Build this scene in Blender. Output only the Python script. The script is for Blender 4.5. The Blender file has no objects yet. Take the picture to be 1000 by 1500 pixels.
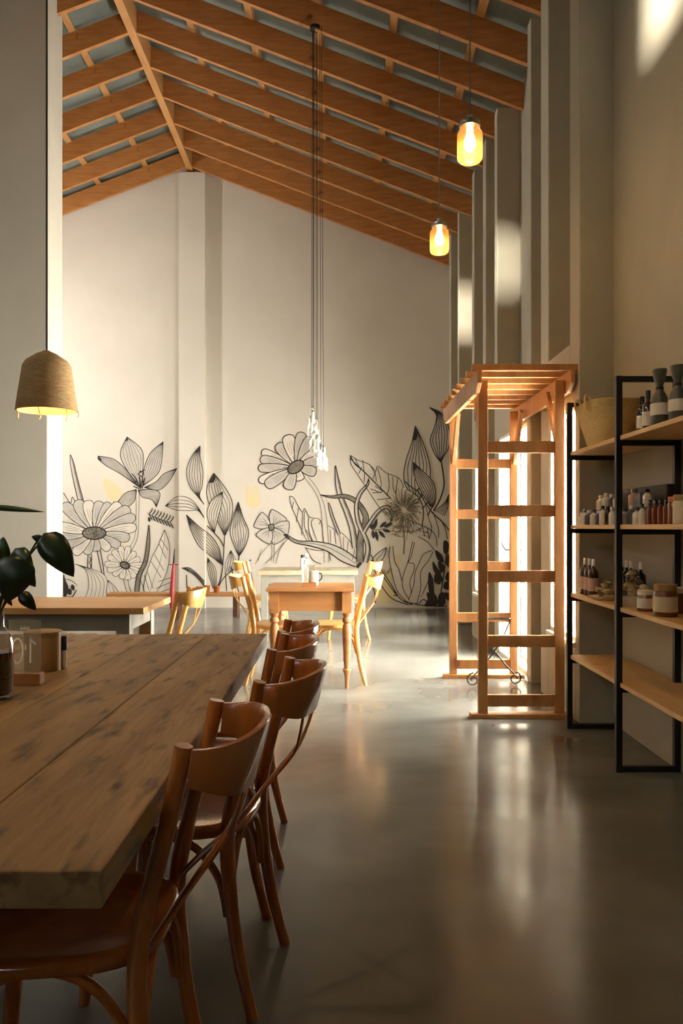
import bpy, bmesh, math, random
from mathutils import Vector, Matrix
random.seed(7)
sc = bpy.context.scene
C = sc.collection
PI = math.pi
# ------------------------------------------------------------------ camera, world, sun, exposure
F = 1200.0            # focal length in pixels of the 1000x1500 frame
EYE = 1.222
HOR = 772.0
cam_d = bpy.data.cameras.new('camera')
cam_d.sensor_fit = 'HORIZONTAL'; cam_d.sensor_width = 36.0; cam_d.lens = 36.0*F/1000.0
cam_d.shift_y = (HOR-750.0)/1000.0
cam_d.clip_start = 0.05
cam = bpy.data.objects.new('camera', cam_d); C.objects.link(cam)
cam.location = (0, 0, EYE); cam.rotation_euler = (PI/2, 0, 0)
sc.camera = cam
w = bpy.data.worlds.new('world'); sc.world = w; w.use_nodes = True
bg = w.node_tree.nodes['Background']
bg.inputs[0].default_value = (1.0, 0.965, 0.91, 1); bg.inputs[1].default_value = 78.0
sun_dir = Vector((0.70, 0.72, -0.055)).normalized()
sun_d = bpy.data.lights.new('sun', 'SUN'); sun_d.energy = 26.0; sun_d.angle = math.radians(1.7); sun_d.color = (1.0, .93, .82)
sun = bpy.data.objects.new('sun', sun_d); C.objects.link(sun)
sun.rotation_euler = sun_dir.to_track_quat('-Z', 'Y').to_euler(); sun.location = (-9, -4, 6)
vs = sc.view_settings
vs.view_transform = 'Standard'; vs.look = 'None'; vs.exposure = 0.42; vs.gamma = 1.0; vs.use_curve_mapping = False
try:
    sc.cycles.max_bounces = 10; sc.cycles.diffuse_bounces = 6; sc.cycles.transparent_max_bounces = 16
    sc.cycles.caustics_reflective = False; sc.cycles.caustics_refractive = False
    sc.cycles.sample_clamp_indirect = 6.0; sc.cycles.blur_glossy = 0.5
except Exception:
    pass

def portal(loc, rot, sx, sy):
    d = bpy.data.lights.new('sky_portal', 'AREA'); d.shape = 'RECTANGLE'; d.size = sx; d.size_y = sy
    d.cycles.is_portal = True
    o = bpy.data.objects.new('sky_portal', d); C.objects.link(o); o.location = loc; o.rotation_euler = rot

# ------------------------------------------------------------------ materials
def lin(c):
    return tuple(((v/255.0)/12.92 if v/255.0 <= .04045 else ((v/255.0+.055)/1.055)**2.4) for v in c)
MATS = {}
def mat(name, col, rough=.6, metal=0.0, col2=None, nscale=8.0, nmap=(1,1,1), bump=0.0, bscale=40.0, spec=.5, coat=0.0,
        contrast=(.35,.65), trans=0.0, emit=None, estr=0.0, detail=5.0, col3=None, c3=(.62,.72), s3=3.0, map3=(1,1,1), rough2=None, vary=0.0):
    m = bpy.data.materials.new(name); m.use_nodes = True
    nt = m.node_tree; b = nt.nodes['Principled BSDF']; L = nt.links
    c = lin(col)+(1,)
    b.inputs['Base Color'].default_value = c
    b.inputs['Roughness'].default_value = rough; b.inputs['Metallic'].default_value = metal
    b.inputs['Specular IOR Level'].default_value = spec
    b.inputs['Coat Weight'].default_value = coat; b.inputs['Coat Roughness'].default_value = .12
    b.inputs['Transmission Weight'].default_value = trans
    if emit:
        b.inputs['Emission Color'].default_value = lin(emit)+(1,); b.inputs['Emission Strength'].default_value = estr
    if col2 or bump or rough2 is not None:
        tc = nt.nodes.new('ShaderNodeTexCoord'); mp = nt.nodes.new('ShaderNodeMapping'); mp.inputs['Scale'].default_value = nmap
        L.new(tc.outputs['Object'], mp.inputs[0])
        n = nt.nodes.new('ShaderNodeTexNoise'); n.inputs['Scale'].default_value = nscale; n.inputs['Detail'].default_value = detail
        n.inputs['Roughness'].default_value = .6
        L.new(mp.outputs[0], n.inputs['Vector'])
        if col2:
            r = nt.nodes.new('ShaderNodeValToRGB'); r.color_ramp.elements[0].position = contrast[0]; r.color_ramp.elements[1].position = contrast[1]
            r.color_ramp.elements[0].color = c; r.color_ramp.elements[1].color = lin(col2)+(1,)
            L.new(n.outputs['Fac'], r.inputs[0]); out = r.outputs[0]
            if col3:
                mp3 = nt.nodes.new('ShaderNodeMapping'); mp3.inputs['Scale'].default_value = map3; L.new(tc.outputs['Object'], mp3.inputs[0])
                n3 = nt.nodes.new('ShaderNodeTexNoise'); n3.inputs['Scale'].default_value = s3; n3.inputs['Detail'].default_value = 4
                L.new(mp3.outputs[0], n3.inputs['Vector'])
                r3 = nt.nodes.new('ShaderNodeValToRGB'); r3.color_ramp.elements[0].position = c3[0]; r3.color_ramp.elements[1].position = c3[1]
                r3.color_ramp.elements[0].color = (0,0,0,1); r3.color_ramp.elements[1].color = (1,1,1,1)
                L.new(n3.outputs['Fac'], r3.inputs[0])
                mx = nt.nodes.new('ShaderNodeMix'); mx.data_type = 'RGBA'
                L.new(r3.outputs[0], mx.inputs['Factor']); L.new(out, mx.inputs['A']); mx.inputs['B'].default_value = lin(col3)+(1,)
                out = mx.outputs['Result']
            if vary:                                            # plank to plank difference in tone
                oi = nt.nodes.new('ShaderNodeObjectInfo'); hv = nt.nodes.new('ShaderNodeHueSaturation'); mv = nt.nodes.new('ShaderNodeMapRange')
                mv.inputs[3].default_value = 1-vary; mv.inputs[4].default_value = 1+vary*.6
                L.new(oi.outputs['Random'], mv.inputs[0]); L.new(mv.outputs[0], hv.inputs['Value']); L.new(out, hv.inputs['Color']); out = hv.outputs['Color']
            L.new(out, b.inputs['Base Color'])
        if rough2 is not None:
            mr = nt.nodes.new('ShaderNodeMapRange'); mr.inputs[1].default_value = .3; mr.inputs[2].default_value = .7
            mr.inputs[3].default_value = rough; mr.inputs[4].default_value = rough2
            L.new(n.outputs['Fac'], mr.inputs[0]); L.new(mr.outputs[0], b.inputs['Roughness'])
        if bump:
            nb = nt.nodes.new('ShaderNodeTexNoise'); nb.inputs['Scale'].default_value = bscale; nb.inputs['Detail'].default_value = 3
            L.new(mp.outputs[0], nb.inputs['Vector'])
            bp = nt.nodes.new('ShaderNodeBump'); bp.inputs['Strength'].default_value = bump; bp.inputs['Distance'].default_value = .01
            L.new(nb.outputs['Fac'], bp.inputs['Height']); L.new(bp.outputs[0], b.inputs['Normal'])
    MATS[name] = m
    return m

def glass(name, tint=(1,1,1), gl=.10, opac=0.0, opcol=(230,230,225), rough=.05):
    m = bpy.data.materials.new(name); m.use_nodes = True; nt = m.node_tree; L = nt.links
    nt.nodes.remove(nt.nodes['Principled BSDF'])
    out = nt.nodes['Material Output']
    t = nt.nodes.new('ShaderNodeBsdfTransparent'); t.inputs[0].default_value = tint+(1,)
    g = nt.nodes.new('ShaderNodeBsdfGlossy'); g.inputs['Roughness'].default_value = rough
    lw = nt.nodes.new('ShaderNodeLayerWeight'); lw.inputs[0].default_value = .35
    mr = nt.nodes.new('ShaderNodeMapRange'); mr.inputs[3].default_value = gl*.5; mr.inputs[4].default_value = min(1, gl*7)
    L.new(lw.outputs['Facing'], mr.inputs[0])
    mx = nt.nodes.new('ShaderNodeMixShader'); L.new(mr.outputs[0], mx.inputs[0]); L.new(t.outputs[0], mx.inputs[1]); L.new(g.outputs[0], mx.inputs[2])
    last = mx
    if opac:
        d = nt.nodes.new('ShaderNodeBsdfTranslucent'); d.inputs[0].default_value = lin(opcol)+(1,)
        m2 = nt.nodes.new('ShaderNodeMixShader'); m2.inputs[0].default_value = opac
        L.new(mx.outputs[0], m2.inputs[1]); L.new(d.outputs[0], m2.inputs[2]); last = m2
    L.new(last.outputs[0], out.inputs[0]); MATS[name] = m
    return m

mat('plaster', (184,176,158), .75, col2=(192,184,166), nscale=1.5, bump=.08, bscale=30)
mat('plaster_back', (212,203,188), .8, col2=(218,209,194), nscale=1.2, bump=.06, bscale=30)
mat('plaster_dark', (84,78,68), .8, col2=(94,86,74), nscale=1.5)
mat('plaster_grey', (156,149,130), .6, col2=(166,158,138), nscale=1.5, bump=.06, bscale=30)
mat('concrete', (112,111,104), .13, col2=(134,133,125), bump=.02, bscale=5, nscale=1.3, spec=.5, detail=3, col3=(80,77,68), c3=(.35,.8), s3=.7, rough2=.25)
mat('rafter_wood', (162,102,48), .6, col2=(186,126,66), nscale=3, nmap=(1.2,8,8), bump=.1, bscale=20, col3=(96,48,14), c3=(.68,.76), s3=5)
mat('ridge_wood', (170,118,66), .6, col2=(188,136,80), nscale=3, nmap=(8,1,8), bump=.08)
mat('batten_wood', (166,118,66), .65, col2=(184,134,80), nscale=3, nmap=(8,1,8))
mat('roof_sheet', (104,112,106), .55, col2=(124,130,122), nscale=2)
mat('table_plank', (124,96,60), .6, col2=(160,128,86), nscale=2.2, nmap=(7,.8,7), bump=.25, bscale=9, detail=8, col3=(76,54,33), c3=(.54,.70), s3=7.5, map3=(2.8,.7,3), spec=.3, vary=.35)
mat('dark_wood', (70,40,20), .5, col2=(92,54,28), nscale=3, nmap=(6,6,1))
mat('chair_wood', (162,90,30), .22, col2=(182,106,40), nscale=3, nmap=(4,4,1), coat=.5, spec=.5)
mat('chair_wood_daylit', (214,160,82), .32, col2=(228,176,98), nscale=3, nmap=(4,4,1), coat=.3)  # far chairs: window light on the wood is put into its colour
mat('pine', (160,106,58), .5, col2=(178,124,70), nscale=3, nmap=(1,7,7), bump=.08, col3=(116,62,24), c3=(.68,.76), s3=6)
mat('arbor_wood', (164,112,60), .5, col2=(186,134,78), nscale=3, nmap=(6,6,1), bump=.06, col3=(112,60,24), c3=(.66,.78), s3=4)
mat('shelf_pine', (206,164,106), .5, col2=(220,182,124), nscale=2.5, nmap=(7,1,7), bump=.05, col3=(172,120,66), c3=(.66,.76), s3=3)
mat('oak_light', (190,140,80), .45, col2=(204,158,98), nscale=2.5, nmap=(1,7,7))
mat('grey_paint', (124,120,108), .55, col2=(138,134,122), nscale=3)
mat('whitewash', (150,134,106), .55, col2=(172,156,126), nscale=2.5, nmap=(1,6,6))
mat('black_metal', (20,22,28), .45, metal=.3)
mat('iron', (60,58,54), .5, metal=.6)
mat('steel', (190,190,186), .25, metal=1.0)
mat('copper', (170,96,52), .35, metal=.6)
mat('white_frame', (225,222,210), .4)
mat('white_gloss', (238,236,228), .25)
mat('cord_dark', (52,44,34), .6)
mat('cord_grey', (120,112,98), .5)
mat('ink', (44,36,30), .85)
mat('ink_soft', (112,103,84), .85)
mat('wash_grey', (184,176,164), .85, col2=(198,190,178), nscale=6)
mat('wash_dark', (96,88,78), .85, col2=(140,130,114), nscale=6)
mat('wash_pale', (215,206,191), .85)
mat('wash_yellow', (224,203,145), .85, col2=(216,202,168), nscale=7)
mat('straw', (220,194,132), .8, col2=(196,166,104), nscale=30, nmap=(1,1,6), bump=.6, bscale=60)
mat('straw_lamp', (204,170,116), .85, col2=(170,134,84), nscale=24, nmap=(1,1,7), bump=.6, bscale=60)
mat('leaf', (24,52,20), .32, col2=(38,70,26), nscale=6, spec=.5)
mat('leaf_dark', (14,34,16), .35, col2=(24,50,22), nscale=6)
mat('stem', (60,62,30), .5)
mat('kraft', (150,118,74), .7, col2=(160,128,84), nscale=12)
mat('red', (150,36,34), .5)
mat('black_gloss', (14,12,12), .18, coat=.3)
mat('black_matt', (22,20,18), .6)
mat('amber', (120,54,14), .15, coat=.6)
mat('brown_glass', (58,26,12), .12, coat=.7)
mat('cream', (214,196,160), .55, col2=(224,208,176), nscale=14)
mat('honey', (112,62,22), .25, coat=.4)
mat('label_white', (222,216,202), .6)
mat('pinkish', (196,158,138), .5)
mat('slate', (74,78,84), .5)
mat('pouch', (58,60,50), .45, col2=(78,78,66), nscale=10)
mat('dried', (176,158,118), .8, col2=(206,190,150), nscale=20)
mat('dried_dark', (112,92,62), .8, col2=(140,118,84), nscale=20)
mat('bulb', (255,200,110), .4, emit=(255,190,92), estr=26)
mat('filament', (255,226,160), .4, emit=(255,224,150), estr=160)
mat('liquid', (34,22,18), .15)
mi_ = mat('acrylic_ink', (248,242,224), .5)
tr_ = mi_.node_tree.nodes.new('ShaderNodeBsdfTranslucent'); tr_.inputs[0].default_value = (.95,.92,.82,1)
ms_ = mi_.node_tree.nodes.new('ShaderNodeMixShader'); ms_.inputs[0].default_value = .7
mi_.node_tree.links.new(mi_.node_tree.nodes['Principled BSDF'].outputs[0], ms_.inputs[1]); mi_.node_tree.links.new(tr_.outputs[0], ms_.inputs[2])
mi_.node_tree.links.new(ms_.outputs[0], mi_.node_tree.nodes['Material Output'].inputs[0])
glass('pane', (.98,.98,.97), .05)
glass('jar_glass', (.98,.96,.93), .10, opac=.05, opcol=(255,190,110))
glass('bottle_glass', (.95,.95,.93), .07, rough=.18, opac=.16, opcol=(245,242,232))
glass('clear_glass', (.93,.93,.92), .12)
glass('acrylic', (.90,.88,.84), .06, opac=.10, opcol=(200,190,165))

# ------------------------------------------------------------------ mesh helpers
class MB:
    def __init__(self): self.v = []; self.f = []; self.m = []
    def add(self, vs, fs, mi=0):
        o = len(self.v); self.v += [tuple(p) for p in vs]
        for f in fs: self.f.append(tuple(i+o for i in f)); self.m.append(mi)
        return self
    def box(self, a, b, mi=0):
        x0,y0,z0 = a; x1,y1,z1 = b
        vs = [(x0,y0,z0),(x1,y0,z0),(x1,y1,z0),(x0,y1,z0),(x0,y0,z1),(x1,y0,z1),(x1,y1,z1),(x0,y1,z1)]
        return self.add(vs, [(0,3,2,1),(4,5,6,7),(0,1,5,4),(1,2,6,5),(2,3,7,6),(3,0,4,7)], mi)
    def beam(self, p, q, wdt, hgt, up=(0,0,1), mi=0):
        p = Vector(p); q = Vector(q); d = (q-p).normalized(); u = Vector(up)
        s = d.cross(u).normalized(); u = s.cross(d).normalized()
        vs = []
        for e in (p, q):
            for a, b in ((-1,-1),(1,-1),(1,1),(-1,1)): vs.append(e+s*a*wdt/2+u*b*hgt/2)
        return self.add(vs, [(0,1,2,3),(7,6,5,4),(0,4,5,1),(1,5,6,2),(2,6,7,3),(3,7,4,0)], mi)
    def tube(self, pts, r, n=10, mi=0, cap=True):
        pts = [Vector(p) for p in pts]; k = len(pts)
        rs = r if isinstance(r, (list, tuple)) else [r]*k
        t0 = (pts[1]-pts[0]).normalized()
        a = Vector((0,0,1)) if abs(t0.z) < .9 else Vector((1,0,0))
        nrm = t0.cross(a).normalized(); vs = []
        for i in range(k):
            t = (pts[min(i+1,k-1)]-pts[max(i-1,0)]).normalized()
            nrm = (nrm - t*nrm.dot(t)).normalized(); bn = t.cross(nrm)
            for j in range(n):
                an = 2*PI*j/n; vs.append(pts[i]+(nrm*math.cos(an)+bn*math.sin(an))*rs[i])
        fs = [(i*n+j, i*n+(j+1)%n, (i+1)*n+(j+1)%n, (i+1)*n+j) for i in range(k-1) for j in range(n)]
        if cap: fs += [tuple(range(n-1,-1,-1)), tuple((k-1)*n+j for j in range(n))]
        return self.add(vs, fs, mi)
    def lathe(self, prof, c=(0,0,0), n=20, mi=0, sx=1.0, sy=1.0):
        vs = []; k = len(prof)
        for r, z in prof:
            for j in range(n):
                an = 2*PI*j/n; vs.append((c[0]+r*sx*math.cos(an), c[1]+r*sy*math.sin(an), c[2]+z))
        fs = [(i*n+j, i*n+(j+1)%n, (i+1)*n+(j+1)%n, (i+1)*n+j) for i in range(k-1) for j in range(n)]
        if prof[0][0] > 1e-5: fs.append(tuple(range(n-1,-1,-1)))
        if prof[-1][0] > 1e-5: fs.append(tuple((k-1)*n+j for j in range(n)))
        return self.add(vs, fs, mi)
    def shell(self, prof, c=(0,0,0), n=20, mi=0):          # open lathe, no caps
        vs = []; k = len(prof)
        for r, z in prof:
            for j in range(n):
                an = 2*PI*j/n; vs.append((c[0]+r*math.cos(an), c[1]+r*math.sin(an), c[2]+z))
        return self.add(vs, [(i*n+j, i*n+(j+1)%n, (i+1)*n+(j+1)%n, (i+1)*n+j) for i in range(k-1) for j in range(n)], mi)
    def prism(self, poly, z0, z1, axis='z', mi=0):
        def pt(a, b, c):
            return {'z': (a,b,c), 'y': (a,c,b), 'x': (c,a,b)}[axis]
        n = len(poly); vs = [pt(a,b,z0) for a,b in poly]+[pt(a,b,z1) for a,b in poly]
        return self.add(vs, [tuple(range(n-1,-1,-1)), tuple(range(n,2*n))]+[(i,(i+1)%n,n+(i+1)%n,n+i) for i in range(n)], mi)
    def sweep(self, pts, hs, th, ups=None, mi=0):           # flat strip: height along up, thickness across
        pts = [Vector(p) for p in pts]; k = len(pts); vs = []
        for i in range(k):
            t = (pts[min(i+1,k-1)]-pts[max(i-1,0)]).normalized()
            u = Vector(ups[i] if ups else (0,0,1)); s = t.cross(u).normalized(); u = s.cross(t).normalized()
            h = hs[i] if isinstance(hs,(list,tuple)) else hs
            b = min(th, h)*.3
            for a, c in ((-th/2,-h/2+b),(-th/2+b*.6,-h/2),(th/2-b*.6,-h/2),(th/2,-h/2+b),(th/2,h/2-b),(th/2-b*.6,h/2),(-th/2+b*.6,h/2),(-th/2,h/2-b)):
                vs.append(pts[i]+s*a+u*c)
        n = 8
        fs = [(i*n+j, i*n+(j+1)%n, (i+1)*n+(j+1)%n, (i+1)*n+j) for i in range(k-1) for j in range(n)]
        fs += [tuple(range(n-1,-1,-1)), tuple((k-1)*n+j for j in range(n))]
        return self.add(vs, fs, mi)
    def build(self, name, mats, parent=None, smooth=False, bevel=0.0, angle=40):
        me = bpy.data.meshes.new(name); me.from_pydata(self.v, [], self.f)
        if isinstance(mats, str): mats = [mats]
        for m in mats: me.materials.append(MATS[m])
        for p, mi in zip(me.polygons, self.m): p.material_index = mi
        bm = bmesh.new(); bm.from_mesh(me); bmesh.ops.recalc_face_normals(bm, faces=bm.faces); bm.to_mesh(me); bm.free()
        if smooth:
            me.polygons.foreach_set('use_smooth', [True]*len(me.polygons)); me.set_sharp_from_angle(angle=math.radians(angle))
        o = bpy.data.objects.new(name, me); C.objects.link(o)
        if parent: o.parent = parent
        if bevel:
            b = o.modifiers.new('bevel', 'BEVEL'); b.width = bevel; b.segments = 2; b.limit_method = 'ANGLE'
        return o

def tag(o, label, cat, group=None):
    o['label'] = label; o['category'] = cat
    if group: o['group'] = group
    return o
def struct(o): o['kind'] = 'structure'; return o
def empty(name, loc=(0,0,0), rz=0.0):
    o = bpy.data.objects.new(name, None); C.objects.link(o); o.location = loc; o.rotation_euler = (0,0,rz); o.empty_display_size = .1
    return o
def thing(name, label, cat, loc=(0,0,0), rz=0.0, group=None):
    return tag(empty(name, loc, rz), label, cat, group)
def copy_tree(o, parent=None):
    c = o.copy(); C.objects.link(c)
    if parent: c.parent = parent
    for ch in list(o.children): copy_tree(ch, c)
    return c
def spline(pts, n=8, closed=False):
    P = [Vector(p) for p in pts]; k = len(P); out = []
    rng = range(k if closed else k-1)
    for i in rng:
        if closed: a,b,c,d = P[(i-1)%k],P[i],P[(i+1)%k],P[(i+2)%k]
        else: a,b,c,d = P[max(i-1,0)],P[i],P[i+1],P[min(i+2,k-1)]
        for j in range(n):
            t = j/n
            out.append(.5*((2*b)+(c-a)*t+(2*a-5*b+4*c-d)*t*t+(3*b-a-3*c+d)*t**3))
    if not closed: out.append(P[-1])
    return out
def at(px, py, Y):
    return Vector(((px-500)/F*Y, Y, (HOR-py)/F*Y+EYE))

# ------------------------------------------------------------------ room shell
XR = -2.28; SL = .385; RB = 6.63          # ridge x, slope, ridge underside height
def roof_b(x): return RB-SL*abs(x-XR)
XL, XW, XP = -6.20, 1.69, 1.476           # left wall, right wall plane, pier face plane
YB, YF = 12.4, -6.0
o = struct(MB().box((XL-.3, YF-.3, -.2), (2.1, YB+.3, 0)).build('floor', 'concrete'))
joint = MB()
RT = .30
# back wall
zt = lambda x: roof_b(x)+RT
struct(MB().prism([(XL-.2,0),(1.95,0),(1.95,zt(1.95)),(XR,zt(XR)),(XL-.2,zt(XL-.2))], YB, YB+.25, 'y').build('wall_back', 'plaster_back'))
pl = MB().prism([(-2.44,YB+.01),(-2.44,12.3),(-2.050,12.3),(-2.050,YB+.01)], 0, 6.55, 'z')
struct(pl.build('trim_1', 'plaster_back'))
# rear wall behind the camera, with a small opening added for fill daylight
WX0, WX1, WZ0, WZ1 = -3.6, -3.25, 3.6, 4.0
m = MB()
m.box((XL-.2,YF-.25,0),(WX0,YF,5.0)); m.box((WX1,YF-.25,0),(1.95,YF,5.0)); m.box((WX0,YF-.25,0),(WX1,YF,WZ0)); m.box((WX0,YF-.25,WZ1),(WX1,YF,5.0))
m.prism([(XL-.2,5.0),(1.95,5.0),(1.95,zt(1.95)),(XR,zt(XR)),(XL-.2,zt(XL-.2))], YF-.25, YF, 'y')
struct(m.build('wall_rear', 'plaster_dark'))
portal(((WX0+WX1)/2, YF-.28, (WZ0+WZ1)/2), (PI/2,0,0), WX1-WX0, WZ1-WZ0)
# left wall with high slots for the sun
def wall_with_holes(holes, y0, y1, z0, z1, x0, x1):
    m = MB(); ys = sorted({y0,y1}|{h[0] for h in holes}|{h[1] for h in holes}); zs = sorted({z0,z1}|{h[2] for h in holes}|{h[3] for h in holes})
    for i in range(len(ys)-1):
        for j in range(len(zs)-1):
            cy = (ys[i]+ys[i+1])/2; cz = (zs[j]+zs[j+1])/2
            if any(h[0] < cy < h[1] and h[2] < cz < h[3] for h in holes): continue
            m.box((x0,ys[i],zs[j]),(x1,ys[i+1],zs[j+1]))
    return m
dY = sun_dir.y/sun_dir.x; dZ = -sun_dir.z/sun_dir.x
def back(x, y, z): return y-(x-XL)*dY, z+(x-XL)*dZ
slots = []
y1_, z1_ = back(XW, 4.50, 3.86); slots.append((y1_-.55, y1_, z1_, 5.0))
y2_, z2_ = back(1.53, 7.77, 3.45); slots.append((y2_-.10, y2_+.07, z2_, z2_+.55))
y3_, z3_ = back(1.55, 10.3, 3.62); slots.append((y3_-.10, y3_+.10, z3_, z3_+.60))
LWIN = (10.45, 10.72, 2.3, 4.7)  # unseen left window, added to light the end wall
portal((XL-.1,(LWIN[0]+LWIN[1])/2,(LWIN[2]+LWIN[3])/2), (0,-PI/2,0), LWIN[3]-LWIN[2], LWIN[1]-LWIN[0])
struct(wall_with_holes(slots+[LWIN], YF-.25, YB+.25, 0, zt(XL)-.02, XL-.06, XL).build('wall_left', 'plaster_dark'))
# partition pier at the left
px0 = -2.868
poly = [(XL,0),(px0,0),(px0,zt(px0)),(XL,zt(XL))]
struct(MB().prism(poly, 8.0, 8.43, 'y').build('wall_partition', 'plaster', bevel=.01))
# right wall: near run, recessed slab, piers
PIERS = [(5.09,5.30),(5.85,6.07),(6.39,6.51),(7.77,7.91),(8.39,8.56),(9.13,9.27),(10.30,10.42),(11.07,11.25)]
OPEN = [(5.17,5.84,.49,2.0),(6.53,7.75,0.02,2.06),(8.58,9.12,.50,1.95),(10.45,11.05,.50,1.95)]     # lower openings y0,y1,z0,z1
HW = zt(XW)
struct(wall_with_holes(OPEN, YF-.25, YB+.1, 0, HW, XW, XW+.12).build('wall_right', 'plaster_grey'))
piers = MB()
for i,(a,b) in enumerate(PIERS):
    if i == 0:
        piers.box((XP,a,0),(XW+.01,5.17,2.0)); piers.box((XP,a,2.0),(XW+.01,b,roof_b(XP)+.02))
    else: piers.box((XP,a,0),(XW+.01,b,roof_b(XP)+.02))
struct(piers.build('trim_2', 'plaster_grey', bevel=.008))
infill = MB(); SILL = 2.40
for (a,b,z0,z1), (p,q) in zip(OPEN, [(0,1),(2,3),(4,5),(6,7)]):
    ya, yb = PIERS[p][1], PIERS[q][0]
    ya = min(ya, a)
    infill.box((XP,max(ya,PIERS[p][1]),z1),(XW+.01,yb,SILL))
    if z0 > .1: infill.box((XP,ya,0),(XW+.01,yb,z0))
    infill.box((XP,ya,z0),(XW+.01,max(a,ya+.001),z1)); infill.box((XP,b,z0),(XW+.01,yb,z1))
    portal((XW+.15,(a+b)/2,(z0+z1)/2), (0,PI/2,0), z1-z0, b-a)
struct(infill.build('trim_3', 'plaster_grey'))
# windows and the glazed door (frames set near the inner face)
def glazing(name, a, b, z0, z1, door=False):
    e = struct(empty(name, (1.515,(a+b)/2,z0))); w2 = (b-a)/2; h = z1-z0; t = .032
    MB().box((-.03,-w2,0),(.03,-w2+t,h)).build('window_frame' if not door else 'door_frame','white_frame',e,bevel=.004)
    MB().box((-.03,w2-t,0),(.03,w2,h)).build('window_frame' if not door else 'door_frame','white_frame',e,bevel=.004)
    MB().box((-.03,-w2,h-t),(.03,w2,h)).build('head_rail','white_frame',e,bevel=.004)
    MB().box((-.03,-w2,0),(.03,w2,t*(1.4 if door else 1))).build('bottom_rail','white_frame',e,bevel=.004)
    if door:
        MB().box((-.03,-.03,0),(.03,.03,h)).build('meeting_stile','white_frame',e,bevel=.004)
        for s in (-1,1): MB().box((-.004,min(0,s*w2),.02),(.004,max(0,s*w2),h-.02)).build('pane','pane',e)
        hd = MB(); hd.tube([(-.03,.06,1.0),(-.075,.06,1.0),(-.08,.16,1.04),(-.08,.20,1.06)], .009, 8); hd.box((-.038,.045,.93),(-.028,.075,1.09))
        hd.build('door_handle','iron',e,smooth=True)
    else:
        MB().box((-.004,-w2+.01,.01),(.004,w2-.01,h-.01)).build('pane','pane',e)
        MB().box((-.06,-w2+.001,-.03),(.03,w2-.001,0.002)).build('window_sill','white_frame',e,bevel=.004)
glazing('window_1', *OPEN[0]); glazing('door_1', *OPEN[1], door=True); glazing('window_2', *OPEN[2]); glazing('window_3', *OPEN[3])

# roof: sheeting, ridge beam, rafters, battens
ce = MB()
for s in (-1,1):
    xe = XL-.3 if s < 0 else 2.1
    for k in range(1):
        a = (XR, zt(XR)); b = (xe, zt(xe))
        n0 = [(a[0],a[1]),(b[0],b[1]),(b[0],b[1]+.04),(a[0],a[1]+.04)]
        ce.prism(n0, YF-.3, YB+.3, 'y')
ceil = struct(ce.build('ceiling', 'roof_sheet'))
RY = [12.28-.665*i for i in range(14)]
first = {}
for i, y in enumerate(RY):
    for s in (-1,1):
        xe = XL if s < 0 else XW+.02
        if s in first and i: 
            r = first[s].copy(); C.objects.link(r); r.location.y = y-RY[0]
        else:
            xa = XR+s*.03
            r = MB().prism([(xa,roof_b(xa)),(xe,roof_b(xe)),(xe,roof_b(xe)+.245),(xa,roof_b(xa)+.245)], RY[0]-.025, RY[0]+.025, 'y').build('rafter','rafter_wood',ceil,bevel=.003)
            first[s] = r
MB().box((XR-.045,2.6,RB-.03),(XR+.045,YB,RB+.25)).build('ridge_beam','ridge_wood',ceil,bevel=.004)
for k in range(6):
    for s in (-1,1):
        x = XR+s*(.66+.70*k)
        if x > XW or x < XL: continue
        z = roof_b(x)+.27
        MB().beam((x,3.0,z),(x,YB,z),.075,.055,up=(s*SL,0,1)).build('batten','batten_wood',ceil)

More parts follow.
